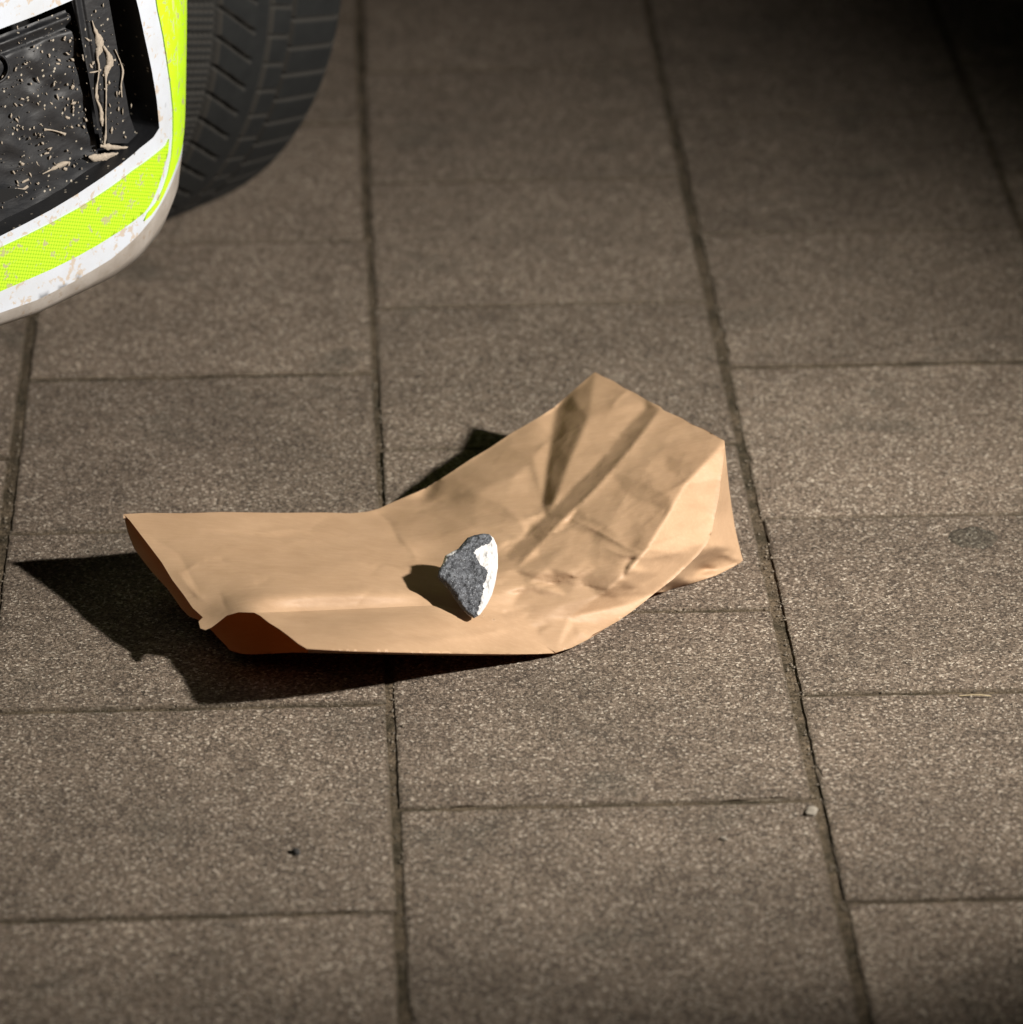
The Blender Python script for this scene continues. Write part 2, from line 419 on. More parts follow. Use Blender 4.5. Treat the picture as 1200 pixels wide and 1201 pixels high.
top_ctrl = [(145,603,.063),(200,602,.059),(260,601,.054),(350,601,.040),(430,600,.026),(465,587,.026),(500,572,.030),(550,540,.042),(600,508,.056),(650,478,.073),(698,437,.088),
 (735,457,.087),(775,480,.092),(812,498,.0935),(850,517,.099),
 (849,530,.093),(846,560,.081),(838,608,.053),(830,637,.042),(806,664,.029),(769,695,.0165),(740,718,.0105),(710,737,.0075),(690,750,.006),(652,765,.005),
 (844,524,.0965),(824,546,.0925),(804,568,.086),(790,592,.0785),(776,616,.0708),(758,646,.0595),(736,670,.0475),(700,700,.0295),(668,724,.0158),
 (165,628,.058),(190,660,.052),(215,697,.046),(240,722,.042),(265,722,.046),(298,718,.0515),
 (350,716,.0445),(420,713,.0400),(480,710,.0365),(516,708,.0345),(588,728,.022),
 (250,650,.0535),(350,650,.0465),(350,690,.0505),(300,695,.0525),(262,700,.050),(430,690,.0455),(430,650,.038),(500,650,.030),(500,690,.037),
 (560,620,.037),(600,600,.044),(560,680,.033),(600,650,.036),(650,600,.0524),(700,560,.0645),(700,620,.0492),(650,660,.0353),(640,710,.0207),(660,740,.012),
 (620,560,.050),(660,540,.063),(750,560,.0668),(800,530,.084),(740,510,.0808),(690,500,.076)]
edge_c = []
big_cr = [([(774,480),(738,528),(700,572),(655,615),(605,668)], .0012, .004, 'r'),
 ([(660,462),(650,505),(640,560)], -.0018, .010, 'go'),
 ([(262,704),(320,700),(380,698),(450,697),(530,696)], .0028, .015, 'g'),
 ([(506,560),(502,572),(492,590)], -.0030, .008, 'g'),
 ([(440,600),(456,612),(470,640)], -.0016, .006, 'r'),
 ([(743,652),(734,664),(730,680)], -.0016, .004, 'r'),([(752,666),(740,680),(736,690)], .0016, .006, 'g'),
 ([(660,604),(700,622),(752,652)], .0007, .003, 'r'),
 ([(598,694),(640,684),(700,668)], .0009, .004, 'r'),
 ([(236,623),(300,628),(353,632)], -.0009, .005, 'r'),([(300,625),(350,620),(400,628)], .0007, .005, 'r'),
 ([(400,655),(450,664),(500,668)], .0009, .005, 'r'),([(468,628),(484,646),(490,660)], .0011, .004, 'r'),
 ([(206,668),(222,688),(240,706)], .0008, .006, 'r'),([(214,672),(232,660),(262,664)], .0006, .004, 'r'),
 ([(170,625),(210,650),(236,700)], -.0005, .004, 'r'),([(330,610),(380,640),(430,650)], .0005, .004, 'r'),
 ([(740,455),(724,468),(716,480)], .0008, .004, 'r')]
rr = np.random.RandomState(11); rnd_cr = []
for i in range(70):
    if i < 30: cx, cy = rr.uniform(560, 790), rr.uniform(600, 750)
    else: cx, cy = rr.uniform(200, 800), rr.uniform(500, 740)
    a = rr.uniform(-.9, .9)-.3; L = rr.uniform(10, 40); am = rr.choice([-1, 1])*rr.uniform(.0003, .0008)
    if i >= 30: am *= .7
    rnd_cr.append(([(cx-L*math.cos(a), cy-L*math.sin(a)*.6), (cx+rr.uniform(-4, 4), cy+rr.uniform(-3, 3)), (cx+L*math.cos(a), cy+L*math.sin(a)*.6)], am, rr.uniform(.0018, .0055), 'r'))
f_tps = sheet_z(top_ctrl, 2e-4)
FOLDS = [[(850,516),(844,524),(824,546),(804,568),(790,592),(776,616),(758,646),(736,670),(702,699),(668,724),(652,766)],
 [(775,478),(756,506),(738,528),(716,552),(700,572),(676,596),(655,615),(630,640),(605,668)], [(756,470),(757,480),(736,500),(714,530),(690,556),(672,572),(640,604),(618,626),(592,652)],
 [(652,477),(647,512),(636,590)], [(698,436),(690,490),(668,540),(650,590)], [(850,516),(849,530),(846,560),(838,608),(830,637),(806,664),(769,696)]]
class Facets:
    """flat paper facets: linear interpolation over a triangulation"""
    def __init__(s, pts):
        s.P = np.array([(a*K*100, b*KY*100) for a, b, c in pts]); s.z = np.array([c for a, b, c in pts])
        ix = {(a, b): i for i, (a, b, c) in enumerate(pts)}
        ed = [(ix[ch[i]], ix[ch[i+1]]) for ch in FOLDS for i in range(len(ch)-1) if ch[i] in ix and ch[i+1] in ix]
        v = delaunay_2d_cdt([Vector((float(a), float(b))) for a, b in s.P], ed, [], 0, 1e-7)
        near = [int(np.argmin(((s.P-np.array([p.x, p.y]))**2).sum(1))) for p in v[0]]
        s.t = [tuple(near[i] for i in f) for f in v[2]]
    def __call__(s, pts):
        q_ = np.stack([pts[:, 0]*K*100, pts[:, 1]*KY*100], 1); out = np.full(len(q_), np.nan)
        for a, b, c in s.t:
            A, B, D = s.P[a], s.P[b], s.P[c]; M_ = np.array([B-A, D-A]).T; det = np.linalg.det(M_)
            if abs(det) < 1e-9: continue
            uv = (q_-A)@np.linalg.inv(M_).T; m = (uv[:, 0] >= -1e-6) & (uv[:, 1] >= -1e-6) & (uv.sum(1) <= 1+1e-6)
            out[m] = s.z[a]+uv[m, 0]*(s.z[b]-s.z[a])+uv[m, 1]*(s.z[c]-s.z[a])
        return out
fac0 = [(462,588,.027),(500,572,.030),(526,556,.036),(550,540,.042),(575,525,.049),(600,508,.056),(628,492,.0635),(652,477,.0680),(668,462,.0765),(684,448,.0825),(698,436,.088),(735,456,.0895),(756,470,.0905),(775,478,.094),(812,497,.0955),(850,516,.099),
 (849,530,.094),(846,560,.081),(838,608,.053),(830,637,.042),(806,664,.029),(769,696,.0165),(740,719,.0105),(710,738,.0075),(690,751,.006),(670,761,.005),(652,766,.005),(588,729,.022),(516,710,.0345),(480,709,.0365),
 (756,506,.0880),(738,528,.0808),(716,552,.0738),(700,572,.0682),(676,596,.0595),(655,615,.0517),(630,640,.0440),(605,668,.0370),
 (757,480,.0878),(736,500,.0815),(714,530,.0735),(690,556,.0655),(672,572,.0598),(640,604,.0478),(618,626,.0415),(592,652,.0345),
 (690,490,.0800),(668,540,.0672),(650,590,.0535),(647,512,.0622),(636,590,.0470),(600,560,.0500),(560,580,.0430),(560,620,.0370),(520,600,.0330),
 (844,524,.0970),(824,546,.0925),(804,568,.0860),(790,592,.0785),(776,616,.0708),(758,646,.0605),(736,670,.0500),(702,699,.0310),(668,724,.0175),
 (570,690,.0330),(540,660,.0320),(620,720,.0205),(630,745,.0125),(500,650,.0300),(470,620,.0330)]
f_c = Facets(fac0); rf = np.random.RandomState(23); extra = []
def try_add(n, x0, x1, y0, y1, amp, dmin):
    k = 0
    for _ in range(n*30):
        if k >= n: break
        a, b = rf.uniform(x0, x1), rf.uniform(y0, y1); pp = np.array([[a, b]])
        if not inside(pp, [(470,600),(600,510),(698,445),(846,520),(834,605),(824,632),(765,690),(690,744),(652,758),(590,722),(500,700)])[0]: continue
        al = np.array([(p[0]*K, p[1]*KY) for p in fac0+extra])
        if np.sqrt(((al-np.array([a*K, b*KY]))**2).sum(1)).min() < dmin: continue
        z = f_c(pp)[0]
        if np.isnan(z): continue
        extra.append((a, b, float(z)+rf.uniform(-amp, amp))); k += 1
try_add(50, 590, 765, 610, 748, .0017, .0098)
try_add(14, 765, 840, 530, 680, .0014, .012)
try_add(30, 500, 830, 480, 720, .0008, .015)
f_f = Facets(fac0+extra)
def f_top(pts):
    pts = np.asarray(pts, float); zt_ = f_tps(pts); acc = np.zeros(len(pts)); cnt = np.zeros(len(pts))
    for dx, dy in ((0, 0), (2.4, 0), (-2.4, 0), (0, 1.6), (0, -1.6), (1.6, 1.1), (-1.6, 1.1), (1.6, -1.1), (-1.6, -1.1)):
        z = f_f(pts+np.array([dx, dy])); m = ~np.isnan(z); acc[m] += z[m]; cnt[m] += 1
    zf = np.where(cnt > 0, acc/np.maximum(cnt, 1), zt_)
    w_ = np.clip((pts[:, 0]-(500+(pts[:, 1]-600)*.35))/70, 0, 1); w_ = w_*w_*(3-2*w_)
    return zt_*(1-w_)+zf*w_
outline_back = [(145,603),(172,601.5),(215,602),(260,600.5),(330,601.5),(380,601),(412,602),(432,600),(446,596),(462,588.5),(482,580),(500,572.5),(526,556),(550,540),(575,525),(600,508),(628,492),(650,478),(668,462),(684,448),(692,441)]
outline_end = [(698,436.5),(706,441),(720,447),(732,455),(745,461),(760,470),(775,477),(778,481),(800,490.5),(812,498),(825,503),(850,517)]
fold_r = [(850,520),(848,545),(846,560),(843,585),(838,608),(835,624),(830,637),(820,650),(806,664),(790,679),(769,695)]
sil_r = [(755,706.5),(740,718),(724,729),(710,737),(696,744),(688,751),(670,760),(652,765.5)]
ridge = [(640,758),(610,742),(588,729),(560,719),(516,710),(480,711),(420,714),(350,717),(320,718),(298,718.5)]
flap = [(280,718),(266,722),(256,730),(248,736),(241,739),(235,737),(233,729),(238,724)]
left_e = [(226,713),(215,697),(202,680),(190,660),(178,644),(165,627),(152,610)]
top_poly = outline_back+outline_end+fold_r+sil_r+ridge+flap+left_e
bp = np.array(top_poly)
def edge_dist(pts, line):
    d = np.full(len(pts), 1e9)
    for a, b in zip(line[:-1], line[1:]): d = np.minimum(d, segdist(pts, a, b)[0])
    return d
def z_top(pts):
    pts = np.asarray(pts, float)
    z = f_top(pts)+creases(pts, big_cr)+creases(pts, rnd_cr)*np.clip(edge_dist(pts, top_poly+[top_poly[0]])/8, 0, 1)
    return np.maximum(z, .0012)
v2, tr = cdt(top_poly, 2.6, seed=3)
zz = z_top(v2)
adopt(mesh_obj('top_panel', [P(a, b, c) for (a, b), c in zip(v2, zz)], tr, M['paper']), bag)
# side gusset facing the camera
ridge_rev = ridge[::-1]
gus_front = [(652,766),(630,767),(600,767.3),(550,766.8),(500,766),(460,765),(420,764),(385,762.5),(360,761)]
gus_left = [(350,755),(340,747),(328,738),(315,730),(305,722)]
gp = ridge_rev+gus_front+gus_left
gctrl = [(a, b, float(z_top([(a, b)])[0])) for a, b in ridge]+[(652,766,.0045),(600,767,.015),(550,767,.026),(500,766,.040),(420,764,.055),(360,761,.062),(328,738,.0555),(430,738,.0500),(520,740,.0360),(580,748,.0205)]
f_g = sheet_z(gctrl, 0)
v2, tr = cdt(gp, 3.0, seed=4)
zz = np.maximum(f_g(v2)+creases(v2, [([(600,736),(560,745),(500,752)], .0008, .006, 'r'), ([(400,735),(450,742),(520,748)], -.0008, .008, 'g')]), .001)
dr = edge_dist(v2, ridge); onr = dr < .6
zz[onr] = z_top(v2[onr])
adopt(mesh_obj('side_gusset', [P(a, b, c) for (a, b), c in zip(v2, zz)], tr, M['paper']), bag)
# small gusset face at the closed end, right of the bright fold
ep = fold_r[:]+[(780,694),(790,690),(806,686),(822,681),(840,675),(856,667),(868,660.5),(871.5,657),(870,652),(866,636),(862,618),(858.5,596),(855,570),(852.5,545)]
ectrl = [(a, b, float(z_top([(a, b)])[0])) for a, b in fold_r]+[(853,560,.068),(858,598,.038),(862,618,.025),(866,636,.014),(845,640,.032),(822,668,.0085),(871.5,657,.002),(840,675,.0015),(806,686,.0015),(780,694,.0015),(850,655,.010)]
f_e = sheet_z(ectrl, 1e-5)
v2, tr = cdt(ep, 2.6, seed=5)
zz = np.maximum(f_e(v2)+creases(v2, [([(806,680),(820,672),(834,664)], -.0018, .006, 'g'), ([(850,648),(856,654),(868,657)], .0015, .004, 'r'), ([(836,668),(846,656),(850,648)], .001, .004, 'r')]), .001)
onr = edge_dist(v2, fold_r) < .5; zz[onr] = z_top(v2[onr])
adopt(mesh_obj('end_gusset', [P(a, b, c) for (a, b), c in zip(v2, zz)], tr, M['paper']), bag)
# closed end of the bag: the rectangle turned away from the camera
def top3(l): l = np.asarray(l, float); return [P(a, b, c) for (a, b), c in zip(l, z_top(l))]
up = top3(resample(outline_end, 6, closed=False))
lowC = P(871.5, 657, .002); lowD = Vector((.088, 3.440, .002))
vs = []; nU = len(up); nV = 12
for j in range(nV+1):
    t = j/nV
    for i, p in enumerate(up):
        s = i/(nU-1); b = lowD.lerp(lowC, s); v = p.lerp(b, t)
        bul = math.sin(math.pi*s)*math.sin(math.pi*t)*.006
        v += Vector((-.1, .9, 0))*-bul*.4
        e_ = max(0, (s-.55)/.45); v += Vector((-.010, .006, 0))*e_*math.sin(math.pi*min(1, t*1.0))+Vector((-.0015, .001, 0))*e_
        vs.append(v)
fs = [(j*nU+i, j*nU+i+1, (j+1)*nU+i+1, (j+1)*nU+i) for j in range(nV) for i in range(nU-1)]
adopt(mesh_obj('base_panel', vs, fs, M['paper']), bag)
# back gusset: strip between the far edge of the top panel and the bottom panel
backl = outline_back+[(698,436.5)]
bu = top3(resample(backl, 8, closed=False)); nB = len(bu); arc = [0.0]
for a, b in zip(bu[:-1], bu[1:]): arc.append(arc[-1]+(b-a).length)
bendp = P(432, 600, .012)+Vector((0.004, -.004, 0))
bl = []
for p, a in zip(bu, arc):
    s = a/arc[-1]
    if p.x < bendp.x-.001:
        drop = .0015+.014*max(0, (s-.15))/.4; bl.append(Vector((p.x, p.y-.003, max(.004, p.z-drop-.001))))
    else:
        t = min(1, (p.x-bendp.x)/(.067-bendp.x)); bl.append(Vector((p.x*(1-t)+lowD.x*t, p.y-.004*(1-t)+(.012)*t, max(.002, (1-t)**1.5*(p.z-.018)))))
vs = bu+[(a+b)/2+Vector((0, -.003, 0)) for a, b in zip(bu, bl)]+bl
fs = [(j*nB+i, j*nB+i+1, (j+1)*nB+i+1, (j+1)*nB+i) for j in range(2) for i in range(nB-1)]
adopt(mesh_obj('back_gusset', vs, fs, M['paper']), bag)
# bottom panel: world-space sheet under the bag
bot_left = [(145.5,605,.0622),(150,625,.053),(157,643,.046),(176,668,.037),(197,691,.030),(212,713,.025),(222,723,.022),(236,729,.020),(250,741,.014),(258,750,.012),(265,757,.010),(270,763,.010),(285,767,.010)]
bot_front = [(320,766.5,.014),(360,765.5,.018),(420,766.5,.018),(500,768.0,.014),(560,768.5,.010),(600,768.5,.006),(652,766.5,.003)]
bot_gnd = [(690,750,.001),(740,717,.001),(769,694,.001),(806,685,.001),(840,674,.001),(870,657,.001)]
ring = [P(*c) for c in bot_left+bot_front+bot_gnd]+[lowD.copy()]
kk = [b for b, a in zip(bl[::-1], arc[::-1])][1:]
ring += kk
poly = [(v.x*1000, v.y*1000) for v in ring]
ctrl_p = [(v.x*10, v.y*10) for v in ring]; ctrl_z = [v.z for v in ring]
mid = [P(300, 690, .026), P(430, 690, .018), P(520, 700, .008), P(600, 720, .004), P(620, 650, .002), P(700, 690, .001), P(780, 680, .001), P(350, 740, .018), P(240, 690, .030)]
f_b = RBF(ctrl_p+[(v.x*10, v.y*10) for v in mid], ctrl_z+[v.z for v in mid], 1e-4)
v2, tr = cdt(poly, 4.0, seed=6)
zz = np.maximum(f_b(v2/100.0), .0008)
adopt(mesh_obj('bottom_panel', [(a/1000, b/1000, c) for (a, b), c in zip(v2, zz)], tr, M['paper_in']), bag)

gf = [P(a, b, max(.001, float(f_g(np.array([[a, b]], float))[0]))) for a, b in resample([(652,766),(630,767),(600,767.3),(550,766.8),(500,766),(460,765),(420,764),(385,762.5),(361,761)], 8, closed=False)]
gb = [P(*c) for c in [(361,765.5,.018),(420,766.5,.018),(500,768.0,.014),(560,768.5,.010),(600,768.5,.006),(652,766.5,.003)]]
def along(pl, t):
    L = [0]
    for a, b in zip(pl[:-1], pl[1:]): L.append(L[-1]+(b-a).length)
    x = t*L[-1]; k = max(i for i in range(len(L)-1) if L[i] <= x+1e-9); return pl[k].lerp(pl[k+1], min(1, (x-L[k])/(L[k+1]-L[k])))
N_ = 40; vs = []
for j in range(6):
    t = j/5
    for i in range(N_):
        u = i/(N_-1); p = along(gf[::-1], u).lerp(along(gb, u), t); vs.append(p+Vector((0, .012, 0))*math.sin(math.pi*t)*(1-u)+Vector((0, .0012, -.0009)))
fs = [(j*N_+i, j*N_+i+1, (j+1)*N_+i+1, (j+1)*N_+i) for j in range(5) for i in range(N_-1)]
adopt(mesh_obj('lower_gusset', vs, fs, M['paper']), bag)

# ------------------------------------------------------------------ the stone
def build_stone():
    rim = [(567,626),(574,627),(579,631),(583,640),(584,652),(584,666),(581,684),(577,698),(571,710),(563,721),(556,725),(549,721),(541,713),(533,702),(527,692),(519,684),(513,677),(514,670),(519,661),(522,652),(529,648),(537,644),(543,637),(548,631),(556,628)]
    def R3(px, py):
        z = .0345+.037*(725-py)/99+max(0, 545-px)*.00012; return P(px, py, z)
    cen = R3(550, 678); nrm = Vector((.05, -.72, .69)).normalized()
    v2, tr = cdt(rim, 1.15, seed=9)
    d = edge_dist(v2, rim+[rim[0]])
    rn = np.random.RandomState(5)
    # front relief: planes of a broken stone
    facets = [((548,660), (-.10, .05), 10.5), ((545,690), (-.06, -.16), 10.0), ((560,640), (.05, .20), 10.0), ((530,672), (.28, -.02), 10.0), ((575,668), (-.62, .0), 15.5), ((566,705), (-.5, -.12), 11.0)]
    h = np.full(len(v2), 99.0)
    for (cx, cy), (gx, gy), hh in facets:
        h = np.minimum(h, hh+(v2[:, 0]-cx)*gx+(v2[:, 1]-cy)*gy*-1*-1)
    from mathutils import noise as mn
    nz = np.array([mn.fractal(Vector((a*.09, b*.09, 3.0)), .8, 2.2, 5) for a, b in v2])
    nzf = np.array([mn.fractal(Vector((a*.33, b*.33, 7.0)), .7, 2.1, 3) for a, b in v2])
    hf = np.minimum(np.clip(h, 1.5, 20), 2.2*np.sqrt(np.maximum(d, 0))*1.9)+nz*1.6*np.clip(d/3, 0, 1)+nzf*.55*np.clip(d/2, 0, 1)
    hb = np.minimum(27, 5.2*np.sqrt(np.maximum(d, 0)))+nz*1.2*np.clip(d/3, 0, 1)
    U = .00068
    n = len(v2); bd = d < .05
    vs = [R3(a, b)+nrm*float(c)*U for (a, b), c in zip(v2, hf)]
    back = {}; 
    for i in range(n):
        if bd[i]: back[i] = i
        else: back[i] = len(vs); vs.append(R3(*v2[i])-nrm*float(hb[i])*U)
    fs = list(tr)+[(back[c], back[b], back[a]) for a, b, c in tr]
    wl = [(573,627),(577,634),(575,639),(566,642),(559,647),(556,652),(559,657),(562,663),(566,667),(571,671),(571,679),(567,688),(566,702),(562,712),(559,722),(566,726),(590,700),(592,640),(580,624)]
    wl2 = [(520,665),(527,655),(534,650),(538,643),(530,640),(518,650),(512,664)]
    wob = np.array([[mn.noise(Vector((a*.22, b*.22, 1.0)))*2.2, mn.noise(Vector((a*.22, b*.22, 9.0)))*2.2] for a, b in v2])
    cen2 = (v2+wob)[np.array(tr)].mean(1)
    mw = inside(cen2, wl) | inside(cen2, wl2)
    mi = [1 if k else 0 for k in mw]
    cb = v2[np.array(tr)].mean(1); mi += [1 if c[0] > 572 or c[1]+c[0]*.3 > 880 else 0 for c in cb]
    o = mesh_obj('stone', vs, fs, [M['sd'], M['sw']], smooth=True, mat_idx=mi)
    bm = bmesh.new(); bm.from_mesh(o.data); bmesh.ops.recalc_face_normals(bm, faces=bm.faces); bm.to_mesh(o.data); bm.free()
    origin_to(o, P(553, 722, .03)); return o
tag(build_stone(), 'jagged dark grey stone with one white face, lying on the paper bag', 'stone')

# ------------------------------------------------------------------ the car: plan curve of the bumper skin
plan = [(-2.12,3.66),(-2.10,3.50),(-2.06,3.38),(-1.98,3.24),(-1.84,3.10),(-1.60,3.00),(-1.25,2.945),(-.95,2.945),(-.72,2.99),(-.56,3.075),(-.455,3.165),(-.385,3.238),(-.325,3.303),(-.285,3.352),(-.262,3.395),(-.2545,3.435),(-.2560,3.475),(-.2600,3.52),(-.2650,3.56)]
PL = np.array(smooth_line(plan, 24)); PS = np.concatenate([[0], np.cumsum(np.linalg.norm(np.diff(PL, axis=0), axis=1))])
TN = np.gradient(PL, axis=0); TN /= np.linalg.norm(TN, axis=1)[:, None]; NR = np.stack([TN[:, 1], -TN[:, 0]], 1)   # outward
def wall(s, z, off=0.0):
    x = np.interp(s, PS, PL[:, 0]); y = np.interp(s, PS, PL[:, 1]); nx = np.interp(s, PS, NR[:, 0]); ny = np.interp(s, PS, NR[:, 1])
    l = math.hypot(nx, ny); bul = off+.012*math.sin(min(max((z-.2)/.3, 0), 1)*math.pi/2)-.012
    return Vector((x+nx/l*bul, y+ny/l*bul, z))
def hit(px, py, off=0.0):
    """first crossing of the view direction with the bumper wall -> (s, z)"""
    d = ray(px, py); z = .3
    for it in range(4):
        bul = off+.012*math.sin(min(max((z-.2)/.3, 0), 1)*math.pi/2)-.012
        Q = PL+NR*bul; cr = Q[:, 0]*d[1]-Q[:, 1]*d[0]
        idx = np.where(cr[:-1]*cr[1:] <= 0)[0]
        if len(idx) == 0:
            i = int(np.argmax(Q[:, 0]/Q[:, 1])); s = PS[i]; p = Q[i]; t = p[1]/d[1]
        else:
            best = None
            for i in idx:
                f = cr[i]/(cr[i]-cr[i+1]+1e-15); p = Q[i]+(Q[i+1]-Q[i])*f
                if best is None or p[1] < best[1][1]: best = (PS[i]+(PS[i+1]-PS[i])*f, p)
            s, p = best; t = p[1]/d[1]
        z = H+d[2]*t
    return s, z
def W(px, py, off=0.0): s, z = hit(px, py, off); return wall(s, z, off)
def sz(line, off=0.0): return [hit(a, b, off) for a, b in line]
car = thing('police_car', 'white car with fluorescent yellow stripes, dirty front bumper at the top left', 'car', (-1.15, 4.2, 0))

open_r = [(187,150),(184,118),(178,82),(170,45),(163,12),(160,0)]
s_top = [hit(-40, 52), hit(0, 34), hit(40, 19), hit(85, 0)]
# intake opening in (s, z)
lowl = [(-60,302),(0,277),(30,262),(60,246),(90,228),(120,208),(145,190),(165,173),(180,161)]
hole = sz(lowl)+sz(open_r)
sR, zR = hole[-1]
hole += [(sR-.010, zR+.022), (sR-.030, zR+.034)]
sT, zT = s_top[-1]
hole += [(sT, zT)]+[s_top[2], s_top[1], s_top[0]]
sE = sz([(-60, 302)])[0][0]
hole += [(s_top[0][0]-.02, s_top[0][1]-.02), (sE-.03, .34), (sE-.02, sz([(-60, 302)])[0][1]+.02)]
# lower edge of the painted skin
low1 = [(0,367),(43,352),(87,330),(130,304),(162,276),(180,254),(195,228),(206,202),(214,176),(220,150),(225,120),(228.5,95)]
low2 = [(0,382),(43,368),(87,347),(130,326),(162,303),(180,282),(195,256),(205,232),(214,202),(219.5,176),(224.5,150),(228.5,120)]
L1 = sz(low1); s0, z0 = L1[0]
ext = [(float(s), z0+.002*math.sin(s*3)) for s in np.linspace(.02, s0-.05, 14)]
send = PS[-1]
L1e = ext+L1+[(L1[-1][0]+.02, L1[-1][1]+.03), (send, L1[-1][1]+.07)]
zt = .70
skin = L1e+[(send, zt)]+[(float(s), zt) for s in np.linspace(send-.1, .02, 16)]
def skin_mesh(name, poly, step, mat, off, holes=(), seed=1, sheet=None, flange=0.0):
    k = 1000.0
    v2, tr = cdt([(a*k, b*k) for a, b in poly], step, [[(a*k, b*k) for a, b in h] for h in holes], seed)
    vs = [wall(a/k, b/k, off) for a, b in v2]; fs = [(a, b, c) for a, b, c in tr]
    n0 = len(vs)
    if flange:
        loop = resample([(a*k, b*k) for a, b in poly], step); b0 = len(vs)
        vs += [wall(a/k, b/k, off) for a, b in loop]+[wall(a/k, b/k, off-flange) for a, b in loop]; n = len(loop)
        fs += [(b0+i, b0+(i+1) % n, b0+n+(i+1) % n, b0+n+i) for i in range(n)]
    o = mesh_obj(name, vs, fs, mat)
    if sheet:
        at = o.data.attributes.new('sheet', 'FLOAT_VECTOR', 'POINT'); arr = np.zeros((len(vs), 3)); arr[:n0, :2] = v2/1000*sheet
        ang = .35; x = arr[:, 0]*math.cos(ang)-arr[:, 1]*math.sin(ang); y = arr[:, 0]*math.sin(ang)+arr[:, 1]*math.cos(ang)
        arr[:, 0] = x; arr[:, 1] = y*1.0; arr[:, 0] += (np.floor(0*y))
        at.data.foreach_set('vector', arr.ravel())
    return adopt(o, car)
skin_mesh('bumper', skin, 5.0, M['white'], 0.0, holes=[hole], seed=21)
# rolled-under dirty lip
S1 = resample(L1e, .006, closed=False); L2 = sz(low2, -.010)
l2s = np.array([a for a, b in L2]); l2z = np.array([b for a, b in L2]); drop_s = np.array([a for a, b in L1])
def lipz(s, z):
    if s < s0: return z-.0125
    return float(np.interp(s, l2s, l2z)) if s <= l2s[-1] else z-.012
ringA = [wall(s, z, 0) for s, z in S1]
zz2 = [min(lipz(s, z), z-.006) for s, z in S1]
ringB = [wall(s, (z*.45+z2*.55), -.0025) for (s, z), z2 in zip(S1, zz2)]
ringC = [wall(s, z2, -.010) for (s, z), z2 in zip(S1, zz2)]
ringD = [wall(s, z2+.002, -.12) for (s, z), z2 in zip(S1, zz2)]
n = len(S1); vs = ringA+ringB+ringC+ringD
fs = [(j*n+i, j*n+i+1, (j+1)*n+i+1, (j+1)*n+i) for j in range(3) for i in range(n-1)]
adopt(mesh_obj('bumper_lip', vs, fs, M['lip']), car)
# fluorescent band below the intake, honeycomb sheeting
fb_up = [(0,290),(30,276),(60,261),(95,242),(130,219),(155,200),(180,182),(194,170),(197,163)]
fb_dn = [(196,178),(190,200),(184,220),(176,238),(168,249),(158,257),(140,270),(115,286),(90,300),(60,315),(30,328),(0,341)]
b1 = sz([(-60, 318)])[0]; b2 = sz([(-60, 366)])[0]
band = sz(fb_up)+sz(fb_dn)+[b2, (b2[0]-.25, b2[1]+.004), (b1[0]-.25, b1[1]+.004), b1]
skin_mesh('fluorescent_band', band, 4.0, M['fl'], .0012, seed=22, sheet=360, flange=.0012)
# fluorescent side film
fs_l = [(172,250),(182,238),(190,222),(196,204),(200,184),(202,160),(202,130),(199,100),(195,72),(190,40),(184,12),(181,-8),(176,-30)]
a1 = sz(fs_l)
fs_r = [(168,259),(176,252),(186,238),(197,214),(205,194),(212,172)]
a2 = sz(fs_r); sM = a2[-1][0]
side = a1[::-1]+a2+[(sM+.02, a2[-1][1]+.02), (sM+.05, a2[-1][1]+.05), (send-.004, a2[-1][1]+.10), (send-.004, zt-.02), (a1[-1][0], zt-.02)]
side = a1+[(a1[-1][0], zt-.02), (send-.004, zt-.02), (send-.004, a2[-1][1]+.10), (sM+.05, a2[-1][1]+.05), (sM+.02, a2[-1][1]+.018)]+a2[::-1]
skin_mesh('fluorescent_side_film', side, 4.0, M['fl2'], .0012, seed=23, flange=.0012)
# intake: opening walls, grille panel, side cheek, cavity end with its shade in the colour
hk = resample([(a*1000, b*1000) for a, b in hole], 5); n = len(hk)
mb = []
r = [[wall(a/1000, b/1000, o_) for a, b in hk] for o_ in (0, -.003, -.010, -.10)]
vs = sum(r, []); fs = [(j*n+i, j*n+(i+1) % n, (j+1)*n+(i+1) % n, (j+1)*n+i) for j in range(3) for i in range(n)]
vs.append(sum((Vector(v) for v in r[3]), Vector())/n); fs += [(3*n+i, 3*n+(i+1) % n, 4*n) for i in range(n)]
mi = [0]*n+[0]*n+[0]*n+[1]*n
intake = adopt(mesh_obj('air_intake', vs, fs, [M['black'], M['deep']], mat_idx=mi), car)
from mathutils import noise as mn
def img_sheet(name, poly, off, mat, relief=None, step=2.5, parent=None, edge=.0, seed=1):
    v2, tr = cdt(poly, step, seed=seed); d = edge_dist(v2, poly+[poly[0]]); vs = []
    for (a, b), dd in zip(v2, d):
        o_ = off+(relief(a, b) if relief else 0)
        if edge and dd < step*.4: o_ = off-edge
        vs.append(W(a, b, o_))
    o = mesh_obj(name, vs, tr, mat); o.parent = parent if parent else car
    o.location = (0, 0, 0) if parent else -Vector(car.location)
    return o
def rel(a, b):
    v = .0022*mn.noise(Vector(((a+b*.45)*.010, (b-a*.40)*.045, 2.0)))+.002*mn.noise(Vector((a*.05, b*.05, 5)))
    # moulded rim under the upper edge and shallow steps
    t = b+.39*a
    v += .006*math.exp(-((t-52)/5)**2)-.004*math.exp(-((t-62)/4)**2)
    return v
gp_ = [(-90,85),(0,41),(40,26),(80,10),(96,70),(106,120),(113,168),(116,186),(130,190),(160,172),(150,184),(120,203),(60,241),(0,273),(-90,312)]
